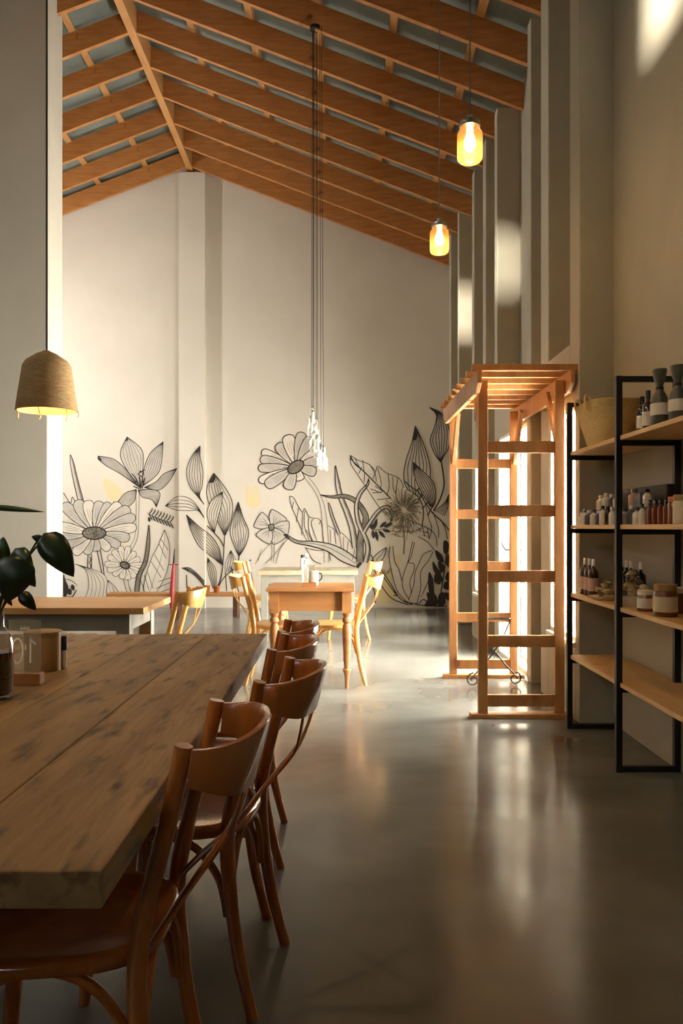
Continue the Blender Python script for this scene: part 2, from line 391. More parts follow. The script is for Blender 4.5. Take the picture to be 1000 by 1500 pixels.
# ------------------------------------------------------------------ mural on the back wall
def wall_pt(px, py, lift):
    y = 12.3 if 262 <= px <= 300 else YB
    y -= lift
    return at(px, py, y)
mural = thing('wall_mural', 'black line drawing of giant flowers and leaves painted along the white end wall', 'mural', (-1.3,12.4,0))
LAYER = [0]
def lift():
    LAYER[0] += 1
    return .002+LAYER[0]*.000015
MURAL_M = ['ink','wash_grey','wash_dark','wash_pale','wash_yellow','ink_soft']
INK, GREY, DARK, PALE, YEL, SOFT = range(6)
class Art(MB):
    def __init__(self): super().__init__()
    def pen(self, pts, w=1.6, taper=True, mi=INK, n=6, smooth=True):
        lf_ = lift()
        P = [Vector((p[0],p[1])) for p in pts]
        if smooth and len(P) > 2: P = [Vector((q.x,q.y)) for q in spline([(p.x,p.y,0) for p in P], n)]
        elif len(P) == 2: P = [P[0].lerp(P[1], i/6) for i in range(7)]
        k = len(P); vs = []
        for i in range(k):
            t = P[min(i+1,k-1)]-P[max(i-1,0)]
            if t.length < 1e-6: t = Vector((1,0))
            t.normalize(); nn = Vector((-t.y,t.x)); f = i/(k-1)
            w_ = w*.72
            ww = w_*(.45+.55*math.sin(PI*min(1,max(0,f)))**.6) if taper else w_
            for s in (-1,1):
                q = P[i]+nn*s*ww/2; vs.append(wall_pt(q.x,q.y,lf_))
        self.add(vs, [(2*i,2*i+1,2*i+3,2*i+2) for i in range(k-1)], mi)
        return P
    def fill(self, pts, mi=GREY, smooth=True, n=5):
        P = [(q.x,q.y) for q in spline([(p[0],p[1],0) for p in pts], n, True)] if smooth else pts
        c = (sum(p[0] for p in P)/len(P), sum(p[1] for p in P)/len(P))
        lf_ = lift(); vs = [wall_pt(c[0],c[1],lf_)]+[wall_pt(p[0],p[1],lf_) for p in P]
        k = len(P); self.add(vs, [(0,1+i,1+(i+1)%k) for i in range(k)], mi)
    def strip(self, A, B, mi):                                  # fill between two curves of equal length
        k = len(A); vs = []; lf_ = lift()
        for a, b in zip(A,B): vs += [wall_pt(a[0],a[1],lf_), wall_pt(b[0],b[1],lf_)]
        self.add(vs, [(2*i,2*i+1,2*i+3,2*i+2) for i in range(k-1)], mi)
    def done(self, name): return self.place(name)
    def place(self, name):
        o = self.build(name, MURAL_M, mural)
        o.matrix_parent_inverse = Matrix.Translation(-Vector(mural.location)); return o
def leaf_art(name, left, right, veins=5, w=2.0, fillm=None, tipdark=.18, basedark=.1, vw=1.1):
    """left/right: outlines from tip to base"""
    a = Art()
    L_ = [Vector((p.x,p.y)) for p in spline([(p[0],p[1],0) for p in left], 8)]
    R_ = [Vector((p.x,p.y)) for p in spline([(p[0],p[1],0) for p in right], 8)]
    N = 25
    def res(P):
        ds = [0]
        for i in range(1,len(P)): ds.append(ds[-1]+(P[i]-P[i-1]).length)
        out = []; j = 0
        for i in range(N):
            d = ds[-1]*i/(N-1)
            while j < len(P)-2 and ds[j+1] < d: j += 1
            seg = ds[j+1]-ds[j]; out.append(P[j].lerp(P[j+1], (d-ds[j])/seg if seg > 1e-6 else 0))
        return out
    L_, R_ = res(L_), res(R_)
    if fillm is not None: a.strip([tuple(p) for p in L_], [tuple(p) for p in R_], fillm)
    a.pen(L_, w, False, smooth=False); a.pen(R_, w, False, smooth=False)
    for v in range(1,veins+1):
        f = v/(veins+1)
        a.pen([L_[i].lerp(R_[i], f+.02*math.sin(i*.7+v)) for i in range(0, N)], vw, False, smooth=False)
    k = int(N*tipdark)
    if k > 1: a.strip([tuple(p) for p in L_[:k]], [tuple(L_[i].lerp(R_[i], 1-.75*i/k)) for i in range(k)], INK)
    k = int(N*basedark)
    if k > 1: a.strip([tuple(p) for p in L_[-k:]], [tuple(p) for p in R_[-k:]], INK)
    return a.place(name)
def petal_pts(c, tip, wd, blunt=.25):
    c = Vector(c); t = Vector(tip); d = t-c; n = Vector((-d.y,d.x)).normalized()*wd/2
    A = [c+d*.12+n*.25, c+d*.45+n*.8, c+d*.75+n, c+d*.94+n*(.55+blunt)]
    B = [c+d*.12-n*.25, c+d*.45-n*.8, c+d*.75-n, c+d*.94-n*(.55+blunt)]
    return A+[t]+B[::-1]
def petal_flower(name, c, tips, wd, ring, w=1.6, fillm=GREY, core=(16,8,0), veins=3, coredark=True):
    a = Art()
    for i, tp in enumerate(tips):
        ww = wd[i] if isinstance(wd, list) else wd
        P = petal_pts(c, tp, ww)
        a.fill(P, fillm if (i*7)%3 else PALE); a.pen(P, w, False)
        cv = Vector(c); d = Vector(tp)-cv; n = Vector((-d.y,d.x)).normalized()
        for v in range(veins):
            f = (v-(veins-1)/2)/max(1,veins)*.7
            a.pen([cv+d*.38+n*f*ww*.5, cv+d*.6+n*f*ww*.8, cv+d*(.72+.12*random.random())+n*f*ww*.85], .8, True, SOFT)
        a.pen([cv+d*.2, cv+d*.36], 1.2, True)
    a.place(name)
    b = Art(); rx, ry, an = core; cs = []
    for j in range(20):
        t = 2*PI*j/20; x = rx*math.cos(t); y = ry*math.sin(t)
        cs.append((c[0]+x*math.cos(an)-y*math.sin(an), c[1]+x*math.sin(an)+y*math.cos(an)))
    b.fill(cs, DARK, False); b.pen(cs+[cs[0]], 3.0 if coredark else 2.0, False)
    for j in range(ring):
        t = random.random()*2*PI; r = random.random()**.5*.85; x = rx*math.cos(t)*r; y = ry*math.sin(t)*r
        q = (c[0]+x*math.cos(an)-y*math.sin(an), c[1]+x*math.sin(an)+y*math.cos(an))
        b.pen([q,(q[0]+1.2,q[1]+.8)], 1.5, False)
    return b.place('flower_centre')
def blade_art(name, path, w0, w1, w=1.8, fillm=GREY):
    a = Art(); P = [Vector((q.x,q.y)) for q in spline([(p[0],p[1],0) for p in path], 8)]; k = len(P); A = []; B = []
    for i in range(k):
        t = (P[min(i+1,k-1)]-P[max(i-1,0)]).normalized(); n = Vector((-t.y,t.x)); f = i/(k-1)
        ww = (w0+(w1-w0)*f)*min(1, .08+f*4)
        A.append(P[i]+n*ww/2); B.append(P[i]-n*ww/2)
    a.strip([tuple(p) for p in A],[tuple(p) for p in B], fillm)
    a.strip([tuple(A[i].lerp(B[i],.6)) for i in range(k)],[tuple(A[i].lerp(B[i],.95)) for i in range(k)], DARK)
    a.pen(A, w, False, smooth=False); a.pen(B, w, False, smooth=False)
    return a.place(name)
def strokes(name, lst, w=1.5, mi=INK):
    a = Art()
    for s in lst: a.pen(s, w, False, mi)
    return a.place(name)

# yellow washes
for pts in ([(152,702),(166,706),(178,720),(184,732),(168,735),(156,724)], [(360,708),(368,718),(374,710),(380,722),(380,738),(368,744),(361,735)],
            [(168,788),(176,793),(186,790),(182,800),(176,808),(170,800)], [(560,842),(575,858),(580,880),(560,886),(548,870)],
            [(577,818),(585,812),(586,824),(580,830)], [(556,826),(566,842),(574,830),(572,850),(562,852)]):
    a = Art(); a.fill(pts, YEL); a.place('yellow_wash')
# left group
strokes('stem', [[(199,715),(199,765),(196,790),(182,812)], [(204,715),(203,765),(200,792),(186,815)]], 1.0, SOFT)
for lf, rt in ([[(204,714),(176,694),(155,682),(143,672)],[(204,714),(194,700),(180,683),(165,672),(143,668)]],
               [[(207,714),(187,690),(176,665),(186,640)],[(207,714),(209,690),(208,660),(186,640)]],
               [[(209,712),(210,690),(220,664),(239,647)],[(209,712),(225,700),(235,685),(239,647)]],
               [[(211,714),(228,706),(240,694),(259,686)],[(211,714),(232,718),(247,706),(259,686)]],
               [[(202,718),(208,728),(222,732),(229,743)],[(202,718),(218,717),(234,722),(229,743)]],
               [[(200,717),(184,722),(172,735),(166,735)],[(200,717),(196,735),(180,745),(166,735)]]):
    leaf_art('lily_petal', lf[::-1], rt[::-1], 6, 1.6, GREY, .12, .08, .7)
strokes('stamen', [[(206,716),(198,700),(193,694)],[(206,716),(204,698)],[(208,716),(212,700)],[(204,716),(195,712)],[(204,690),(210,692),(208,698),(203,694),(212,688)]], 2.4)
blade_art('grass_blade', [(103,666),(110,700),(119,736)], 5, 8, 1.6)
strokes('leaf_edge', [[(93,722),(103,737),(106,728),(112,738),(118,733)]], 1.6)
petal_flower('daisy_petals', (138,781), [(86,752),(92,738),(112,733),(128,733),(146,734),(160,736),(176,737),(190,744),(198,756),(200,772),(190,788),(176,800),(160,806),(142,808),(126,812),(108,812),(96,800),(84,786),(82,770)],
             [16,17,18,17,16,14,17,18,16,15,15,13,13,13,14,14,13,13,15], 40, 1.4, GREY, (17,9,0))
strokes('stem', [[(142,806),(147,830),(152,850)],[(147,806),(151,830),(153,848)],[(129,812),(128,835)],[(134,812),(134,836)]], 1.8)
strokes('stem', [[(131,815),(133,820),(131,824),(133,829),(131,834)]], 1.6)
petal_flower('daisy_petals', (183,828), [(158,815),(165,806),(176,800),(188,800),(198,808),(205,818),(212,828),(208,840),(198,846),(188,850),(178,848),(166,843),(157,836),(153,826)], 9, 14, 1.0, PALE, (7,4.5,.4), 1)
strokes('stem', [[(181,848),(184,862),(190,874)],[(187,848),(190,862),(196,874)]], 1.2)
leaf_art('leaf', [(110,826),(126,836),(130,860),(120,885)], [(110,826),(150,840),(158,860),(156,888)], 4, 1.0, PALE, 0, 0, .8)
leaf_art('leaf', [(158,850),(156,862),(156,885)], [(158,850),(170,862),(184,888)], 2, 1.3, PALE, 0, 0, .8)
blade_art('grass_blade', [(218,769),(217,795),(213,822),(203,846),(199,885)], 4, 7, 2.0, DARK)
leaf_art('leaf', [(241,776),(231,800),(222,818),(212,850),(208,886)], [(241,776),(248,800),(246,830),(236,856),(214,888)], 1, 1.1, PALE, 0, 0, .8)
strokes('leaf_vein', [[(233,797),(243,818)],[(236,790),(246,806)],[(226,812),(240,836)],[(221,822),(236,846)],[(216,838),(224,862)],[(232,852),(250,846)],[(228,862),(252,852)],[(222,872),(250,862)],[(206,850),(214,872)],[(211,842),(218,864)]], 1.2)
a = Art(); a.pen([(215,751),(226,757),(238,762),(250,765)], 1.4)
for i in range(8):
    x = 218+i*4.4; y = 753+i*1.7
    a.pen([(x,y),(x+4,y-5),(x+5,y-9)], 2.4); a.pen([(x,y),(x+3,y+5),(x+5,y+9)], 2.4)
a.fill([(217,758),(220,759),(220,764),(217,763)], INK); a.place('sprig')
a = Art(); a.fill([(93,842),(96,850),(100,860),(97,874),(93,876)], INK); a.fill([(100,862),(105,865),(104,871),(99,870)], INK); a.fill([(105,856),(109,859),(108,865),(104,862)], INK)
a.pen([(98,874),(106,874),(112,864)], 2.6); a.pen([(92,848),(104,850),(114,858)], 1.2); a.place('berry_leaf')
# middle plant
leaf_art('leaf', [(293,653),(281,668),(273,690),(278,712),(290,728),(299,739)], [(293,653),(293,670),(297,690),(296,712),(292,726),(299,739)], 5, 1.5, None, .16, .1)
leaf_art('leaf', [(242,741),(258,728),(275,729),(288,740),(300,760)], [(242,741),(258,747),(278,748),(290,748),(300,760)], 3, 1.3, None, .12, .18)
leaf_art('leaf', [(313,693),(303,714),(305,735),(315,755),(328,784)], [(313,693),(328,712),(340,735),(339,760),(330,784)], 6, 1.6, None, .2, .1)
leaf_art('leaf', [(326,720),(310,733),(303,752),(308,770),(314,781)], [(326,720),(324,740),(318,762),(314,781)], 4, 1.5, PALE, .14, .1)
leaf_art('leaf', [(273,754),(280,778),(292,800),(310,815),(326,828)], [(273,754),(292,772),(308,784),(320,802),(326,828)], 6, 1.6, None, .2, .12)
leaf_art('leaf', [(349,735),(340,762),(337,780),(343,800),(350,815)], [(349,735),(356,758),(364,778),(360,798),(350,815)], 6, 1.6, None, .2, .1)
leaf_art('leaf', [(338,806),(330,825),(330,838)], [(338,806),(345,822),(338,838)], 3, 1.0, None, .2, 0)
leaf_art('leaf', [(266,832),(284,842),(300,860)], [(266,832),(280,833),(300,852)], 3, 1.3, None, .3, 0)
leaf_art('leaf', [(304,817),(304,835),(312,862)], [(304,817),(316,835),(316,862)], 3, 1.2, None, .2, 0)
strokes('stem', [[(329,784),(328,800),(327,820),(324,845),(316,866)],[(303,770),(313,780),(322,790),(328,801)],[(350,815),(349,835),(352,855)],[(317,866),(328,846),(346,832),(368,820)],[(273,842),(274,862)],[(338,830),(344,850),(350,868)],[(330,838),(332,866)]], 1.9)
# cosmos flower
petal_flower('daisy_petals', (433,684), [(383,661),(381,672),(378,686),(379,705),(389,712),(406,650),(421,637),(442,633),(455,640),(460,662),(470,674),(463,692),(440,704),(421,717)],
             [13,14,13,13,17,16,19,16,15,12,16,15,14,17], 0, 1.9, GREY, (13,8,-.6))
strokes('stem', [[(446,700),(462,722),(470,745),(473,790),(475,824)],[(451,698),(466,718),(476,745),(480,780),(481,824)]], 1.1, SOFT)
# pansy
a = Art()
for tp, wd in (((376,760),24),((410,752),26),((423,776),24),((411,793),22),((384,792),24)):
    P = petal_pts((397,772), tp, wd, .4); a.fill(P, GREY); a.pen(P, 1.6, False)
    for f in (-.4,0,.4):
        d = Vector(tp)-Vector((397,772)); n = Vector((-d.y,d.x)).normalized()
        a.pen([Vector((397,772))+d*.2, Vector((397,772))+d*.7+n*f*14], .9)
a.fill([(394,769),(400,769),(401,775),(395,776)], DARK); a.pen([(393,769),(400,768),(401,775),(395,777),(393,769)], 2.2, False); a.place('pansy_flower')
strokes('stem', [[(397,792),(398,806),(397,822)],[(402,793),(401,815),(400,824)],[(395,797),(382,812),(374,826)],[(421,790),(410,805),(404,826)],[(383,805),(378,822)],[(416,795),(402,812),(388,826)]], 1.1, SOFT)
# fan leaf left of the cosmos stem
strokes('fan_leaf', [[(424,727),(427,742),(437,765),(446,786),(452,796)],[(424,727),(430,729),(437,742),(443,750),(446,745),(452,756),(459,759),(466,760),(471,768),(474,795)],
                     [(430,735),(428,744)],[(437,744),(434,765)],[(443,750),(442,784)],[(446,748),(446,770),(453,793)],[(452,757),(452,775),(458,793)],[(459,760),(456,768),(464,792)],[(448,776),(458,794)],[(470,762),(467,768)]], 1.3)
leaf_art('bent_branch', [(415,783),(432,795),(456,800),(480,808),(500,822),(525,832)], [(418,782),(436,792),(458,793),(484,797),(508,808),(530,826)], 1, 2.4, GREY, .15, .1)
strokes('fan_leaf', [[(448,803),(458,820),(470,826)],[(446,802),(462,806),(474,806)],[(482,808),(484,822)],[(490,815),(500,822)]], 1.4)
strokes('fan_leaf', [[(480,770),(490,776),(496,784)],[(500,780),(510,790),(520,803)],[(484,776),(484,795)],[(490,778),(492,797)],[(497,783),(500,803)],[(503,786),(503,806)],[(510,792),(508,810)],[(520,803),(516,820)]], 1.2)
# twisted grass group
blade_art('grass_blade', [(491,682),(494,705),(498,725),(508,750),(516,775),(520,803)], 6, 8, 2.0)
blade_art('grass_blade', [(481,736),(487,757),(497,783)], 3, 4, 1.6)
blade_art('grass_blade', [(469,725),(486,728),(505,727),(522,735),(534,752),(535,765),(528,788),(527,824)], 4, 10, 2.0, DARK)
blade_art('grass_blade', [(540,702),(538,710),(527,724),(522,742),(525,765),(536,790),(539,806),(535,824)], 4, 7, 2.0, GREY)
blade_art('grass_blade', [(572,764),(574,752),(566,743),(553,750),(540,768),(533,780)], 5, 5, 2.2, GREY)
leaf_art('leaf', [(566,802),(556,808),(546,818),(548,828)], [(566,802),(562,816),(552,828),(548,828)], 1, 1.8, GREY, .1, 0)
# broad split leaf
strokes('split_leaf', [[(513,667),(524,674),(540,680),(550,690),(553,683),(566,693),(582,699),(588,706),(591,714)],[(513,667),(514,680),(524,696),(535,712),(545,728),(557,745),(570,758)],[(513,672),(530,688),(550,708),(572,730)],
                       [(520,672),(526,684)],[(531,674),(533,690)],[(541,680),(549,694),(551,706)],[(550,690),(546,702)],[(553,686),(558,706),(557,716)],[(568,694),(570,712),(566,726)],[(575,698),(576,716),(581,724)],[(582,700),(580,722)],[(525,694),(530,684)],[(533,706),(534,692)],[(540,700),(536,712)],[(549,712),(560,720),(545,722)],[(572,730),(552,732)],[(558,722),(542,716)],[(560,745),(575,757)]], 1.5)
strokes('split_leaf', [[(513,668),(520,680),(532,690),(550,708),(572,730)]], 2.4)
# right group
leaf_art('leaf', [(608,624),(603,648),(594,676),(591,698),(594,712),(600,720)], [(608,624),(620,650),(629,680),(630,700),(628,720),(620,730)], 6, 2.0, GREY, .26, 0, 1.6)
leaf_art('leaf', [(605,677),(606,694),(614,715),(630,742)], [(605,677),(622,693),(635,708),(638,730),(633,744)], 6, 2.0, GREY, .22, .1, 1.5)
leaf_art('leaf', [(629,597),(639,608),(636,626),(630,645),(636,664),(645,677)], [(629,597),(648,607),(658,632),(657,655),(650,668),(646,677)], 6, 2.0, GREY, .22, .1, 1.5)
strokes('stem', [[(646,676),(649,695),(650,712),(644,732),(635,748)]], 3.0)
leaf_art('leaf', [(657,724),(651,736),(636,749)], [(657,724),(656,742),(650,756)], 4, 1.6, GREY, .2, 0, 1.2)
strokes('thick_stem', [[(593,705),(600,712),(612,720),(622,735),(634,752),(648,765),(660,780)],[(604,722),(614,730),(620,748),(618,770)],[(612,716),(606,724)],[(618,724),(612,734)],[(626,736),(618,746)],[(632,744),(626,756)]], 2.4)
strokes('leaf_edge', [[(622,735),(628,760),(632,774),(628,790)],[(634,750),(642,775),(642,788)],[(646,762),(652,775),(655,790)],[(594,760),(614,768),(630,776),(638,786),(640,800)],[(612,786),(626,794),(636,806)],[(618,770),(622,786)],[(626,774),(628,788)]], 1.6)
a = Art()
for i in range(190):
    t = random.random()*2*PI; r0 = 3+random.random()*8; r1 = r0+8+random.random()*17
    cx, cy = 592, 748; e = .25*(random.random()-.5)
    a.pen([(cx+r0*math.cos(t), cy+r0*1.15*math.sin(t)), (cx+(r0+r1)/2*math.cos(t+e), cy+(r0+r1)/2*1.15*math.sin(t+e)), (cx+r1*math.cos(t+.1), cy+r1*1.25*math.sin(t+.1))], .9, False, SOFT if i % 5 else INK)
a.place('pincushion_flower')
a = Art()
for i in range(30):
    x = 570+random.random()*50; y = 770+random.random()*16
    a.pen([(x,y),(x+4,y+3*(random.random()-.5)),(x+8,y+6*(random.random()-.5))], 1.2, False, SOFT if i % 2 else INK)
a.pen([(590,770),(592,790),(591,812)], 3.0, False, SOFT); a.place('pincushion_stem')
a = Art()
for b_, t_ in (((548,775),(552,760)),((546,776),(542,768)),((556,773),(566,764)),((562,772),(575,766)),((546,776),(547,789)),((550,777),(553,793)),((554,777),(564,788)),((560,776),(572,779)),((541,772),(552,768))):
    d = Vector(t_)-Vector(b_); n = Vector((-d.y,d.x)).normalized()*2.6
    a.fill([b_, tuple(Vector(b_)+d*.5+n), t_, tuple(Vector(b_)+d*.5-n)], INK)
a.pen([(540,772),(552,776),(570,772)], 1.5); a.place('sprig')
strokes('aloe_blade', [[(571,800),(570,820),(576,848),(583,868),(598,884)],[(575,800),(578,822),(584,834),(588,850)],[(604,793),(598,820),(590,845),(590,862),(600,880)],[(607,794),(602,815),(598,824),(606,826),(606,836),(600,852),(602,868),(598,878)],
                        [(633,806),(620,812),(614,824),(608,838),(606,855),(602,870)],[(634,808),(628,820),(616,838),(616,860),(610,886)],[(600,884),(612,884)],[(592,880),(612,886)]], 1.5)
strokes('aloe_blade', [[(543,812),(552,832),(565,850),(578,868),(590,880),(604,886)],[(550,826),(566,846),(582,872)],[(544,820),(552,845),(564,866),(576,878),(598,886)],[(540,846),(548,866),(550,884)],[(576,872),(582,872),(577,868)]], 2.0)
a = Art()
for pts in ([(650,792),(657,796),(655,812),(649,808)], [(637,806),(646,812),(650,824),(641,820)], [(655,812),(661,818),(659,832),(653,826)], [(642,822),(650,828),(651,838),(643,834)], [(634,822),(642,834),(648,838),(640,842),(634,834)], [(628,838),(634,848),(636,868),(640,880),(632,880),(627,860)],
            [(637,841),(645,841),(648,849),(643,856),(636,852)], [(655,838),(660,840),(659,852),(652,848)], [(652,852),(660,854),(658,864),(649,861)], [(642,872),(650,868),(652,884),(642,888)], [(625,868),(638,872),(640,886),(622,888),(626,878)], [(650,868),(660,870),(658,880),(650,874)]):
    a.fill(pts, INK)
a.pen([(655,800),(650,840),(646,865),(642,888)], 2.5); a.pen([(611,888),(620,878),(628,886)], 2.2); a.pen([(612,886),(640,888),(655,888)], 2.4); a.pen([(616,876),(624,858),(630,844)], 1.6); a.place('berry_branch')

# ------------------------------------------------------------------ bentwood chair
def make_chair(label, wood, group):
    t = thing('bentwood_chair', label, 'chair', (0,0,0), 0, group)
    # seat: rounded trapezoid, dished
    def ring(s, z):
        P = []
        for j in range(32):
            an = 2*PI*j/32; c, q = math.cos(an), math.sin(an)
            x = math.copysign(abs(c)**.62, c)*.205*s; y = math.copysign(abs(q)**.62, q)*.205*s
            x *= 1.0+.10*y/.2
            P.append((x, y, z))
        return P
    rings = [ring(.90,.432), ring(.98,.438), ring(1.0,.450), ring(.985,.462), ring(.93,.466), ring(.80,.460), ring(.4,.455), ring(.02,.454)]
    m = MB(); vs = [p for r in rings for p in r]; n = 32
    m.add(vs, [(i*n+j, i*n+(j+1)%n, (i+1)*n+(j+1)%n, (i+1)*n+j) for i in range(len(rings)-1) for j in range(n)]+[tuple(range(n-1,-1,-1)), tuple(range(7*n,8*n))])
    m.build('seat', wood, t, smooth=True, angle=60)
    for s in (-1,1):
        MB().tube(spline([(s*.165,.165,.44),(s*.172,.175,.30),(s*.178,.19,.12),(s*.182,.20,0)],5), [.018]*11+[.016]*3+[.014]*2, 12).build('front_leg', wood, t, smooth=True)
        bp_ = MB().tube(spline([(s*.188,-.261,.840),(s*.185,-.236,.72),(s*.182,-.205,.60),(s*.178,-.178,.47),(s*.178,-.180,.34),(s*.182,-.205,.16),(s*.188,-.245,0)],5), [.0165]*12+[.019]*10+[.017]*5+[.015]*4, 12).build('back_post', wood, t, smooth=True)
        MB().lathe([(0,.0035),(.004,.003),(.005,0)], (0,0,0), 8).build('screw', 'iron', bp_).matrix_local = Matrix.Translation((s*.1885,-.242,.80)) @ Matrix.Rotation(-PI/2,4,'X')
    # wrap-around crest rail
    path = []; hs = []; ups = []
    for i in range(25):
        f = i/24; an = PI*f
        x = -.190*math.cos(an)*(1.0+.10*math.sin(an)); y = -.272-.102*math.sin(an)**.75
        path.append((x,y,.800-.012*math.sin(an))); hs.append(.066+.056*math.sin(an)**1.1); ups.append((0,-.20*math.sin(an)-.05,1))
    MB().sweep(path, hs, .016, ups).build('crest_rail', wood, t, smooth=True, angle=50)
    # crossed back strips
    for s in (-1,1):
        P = spline([(s*.085,-.352,.735),(s*.06,-.338,.68),(s*.0,-.312,.62),(-s*.09,-.245,.54),(-s*.155,-.195,.475)],6)
        MB().sweep(P, .022, .007+.002*(s>0), [(0,-.3,.2)]*len(P) if False else [(1,0,0.3)]*len(P)).build('cross_strip', wood, t, smooth=True)
    # arched braces under the seat
    def arch(p, q):
        p = Vector(p); q = Vector(q); mid = (p+q)/2
        P = spline([p, p.lerp(q,.06)+Vector((0,0,.09)), p.lerp(q,.24)+Vector((0,0,.165)), mid+Vector((0,0,.19)), p.lerp(q,.76)+Vector((0,0,.165)), p.lerp(q,.94)+Vector((0,0,.09)), q],4)
        MB().tube(P, .0105, 8).build('arched_brace', wood, t, smooth=True)
    arch((-.160,.172,.245),(.160,.172,.245)); arch((-.168,-.18,.245),(.168,-.18,.245))
    for s in (-1,1): arch((s*.168,-.172,.245),(s*.165,.165,.245))
    return t
def place(t, x, y, rz, label=None, group=None):
    t.location = (x,y,0); t.rotation_euler = (0,0,rz)
    if label: t['label'] = label
    if group: t['group'] = group
ch = make_chair('varnished brown bentwood chair at the rough plank table, first from the near table end', 'chair_wood', 'chairs along the plank table')
place(ch, -.536, 1.62, PI/2)
c2 = copy_tree(ch); place(c2, -.435, 2.25, PI/2-.14, 'brown bentwood chair pulled out askew, second from the near end of the rough plank table')
c3 = copy_tree(ch); place(c3, -.47, 2.76, PI/2-.04, 'brown bentwood chair, third from the near end of the rough plank table')
c4 = copy_tree(ch); place(c4, -.48, 3.20, PI/2, 'brown bentwood chair at the far corner of the rough plank table, fourth in the row')
cl = make_chair('daylight-toned bentwood chair to the right of the small turned-leg table', 'chair_wood_daylit', 'chairs around the far tables')
place(cl, -.06, 6.50, PI/2)
d = copy_tree(cl); place(d, -.50, 6.50, -PI/2, 'daylight-toned bentwood chair to the left of the small turned-leg table')
d = copy_tree(cl); place(d, .06, 9.05, PI/2, 'daylight-toned bentwood chair at the right end of the pale whitewashed table')
d = copy_tree(cl); place(d, -.80, 9.05, -PI/2, 'daylight-toned bentwood chair at the left end of the pale whitewashed table')
d = copy_tree(cl); place(d, -1.23, 5.05, PI/2, 'daylight-toned bentwood chair at the end of the light oak table with painted apron')

# ------------------------------------------------------------------ tables
tb = thing('plank_table', 'long rough wooden plank table with knots and cracks, bare brown top', 'table', (-.925,2.33,0))
seams = [.605,.352,.118,-.125,-.365,-.605]
for i in range(5):
    x1, x0 = seams[i]-.0015, seams[i+1]+.0015
    y0 = -1.23+.004*(i%2); y1 = 1.225-.006*((i+1)%2)
    MB().box((x0,y0,.708+.001*(i%2)),(x1,y1,.76-.0012*(i%3))).build('plank', 'table_plank', tb, bevel=.004)
for sx in (-.24,.24): MB().box((sx-.015,-1.06,.62),(sx+.015,1.16,.708)).build('apron','dark_wood',tb)
for sy in (-1.0,1.10): MB().box((-.20,sy-.03,.04),(.20,sy+.03,.10)).build('stretcher','dark_wood',tb)
for sx in (-.4,.4):
    for sy in (-1.0,1.10):
        MB().box((sx*.46-.04,sy-.04,0),(sx*.46+.04,sy+.04,.708)).build('leg','dark_wood',tb,bevel=.004)
# oak table at the left with painted base
t2 = thing('oak_table', 'light oak dining table with grey painted apron and legs, bare top', 'table', (-2.03,5.05,0))
for i in range(4):
    y0 = -.37+.185*i; MB().box((-.92,y0+.001,.722),(.90,y0+.184,.76)).build('plank','oak_light',t2,bevel=.003)
MB().box((-.80,-.30,.62),(.78,-.278,.722)).build('apron','grey_paint',t2); MB().box((-.80,.278,.62),(.78,.30,.722)).build('apron','grey_paint',t2)
MB().box((.772,-.29,.62),(.797,.29,.722)).build('apron','grey_paint',t2); MB().box((-.815,-.29,.62),(-.79,.29,.722)).build('apron','grey_paint',t2)
for sx in (-.78,.765):
    for sy in (-.27,.27): MB().box((sx-.04,sy-.04,0),(sx+.04,sy+.04,.722)).build('leg','grey_paint',t2,bevel=.004)
# small turned-leg table
t3 = thing('turned_leg_table', 'small reddish pine table with turned legs and deep plain apron', 'table', (-.235,6.50,0))
for i in range(4):
    y0 = -.34+.17*i; MB().box((-.335,y0+.001,.735),(.335,y0+.169,.76)).build('plank','pine',t3,bevel=.003)
for sy in (-1,1): MB().box((-.27,sy*.27-.012,.585),(.27,sy*.27+.012,.735)).build('apron','pine',t3)
for sx in (-1,1): MB().box((sx*.27-.012,-.27,.585),(sx*.27+.012,.27,.735)).build('apron','pine',t3)
prof = [(.012,0),(.017,.06),(.020,.11),(.030,.125),(.030,.14),(.021,.15),(.024,.20),(.032,.34),(.035,.44),(.030,.475),(.022,.49),(.034,.505),(.034,.525),(.024,.54),(.034,.56),(.034,.575)]
for sx in (-1,1):
    for sy in (-1,1):
        lg = MB(); lg.lathe(prof, (sx*.275,sy*.275,0), 16); lg.box((sx*.275-.035,sy*.275-.035,.57),(sx*.275+.035,sy*.275+.035,.735)); lg.build('leg','pine',t3,smooth=True,angle=35)
# pale table behind
t4 = thing('whitewashed_table', 'wide pale whitewashed table with thick plank top and grey legs', 'table', (-.36,9.05,0))
for i in range(7):
    x0 = -.53+.152*i; MB().box((x0+.001,-.40,.715),(x0+.151,.40,.76)).build('plank','whitewash',t4,bevel=.003)
for sy in (-1,1): MB().box((-.48,sy*.33-.012,.62),(.48,sy*.33+.012,.715)).build('apron','grey_paint',t4)
for sx in (-1,1):
    MB().box((sx*.48-.012,-.33,.62),(sx*.48+.012,.33,.715)).build('apron','grey_paint',t4)
    for sy in (-1,1): MB().box((sx*.46-.035,sy*.31-.035,0),(sx*.46+.035,sy*.31+.035,.715)).build('leg','grey_paint',t4,bevel=.003)
# low bench by the back wall
b = thing('low_bench', 'long low brown wooden bench against the painted end wall', 'bench', (-2.25,11.3,0))
for i in range(3): MB().box((-.95,-.165+.11*i,.275),(.95,-.057+.11*i,.318)).build('plank','pine',b,bevel=.003)
for x in (-.8,0,.8): MB().box((x-.03,-.14,0),(x+.03,.14,.275)).build('leg','dark_wood',b)

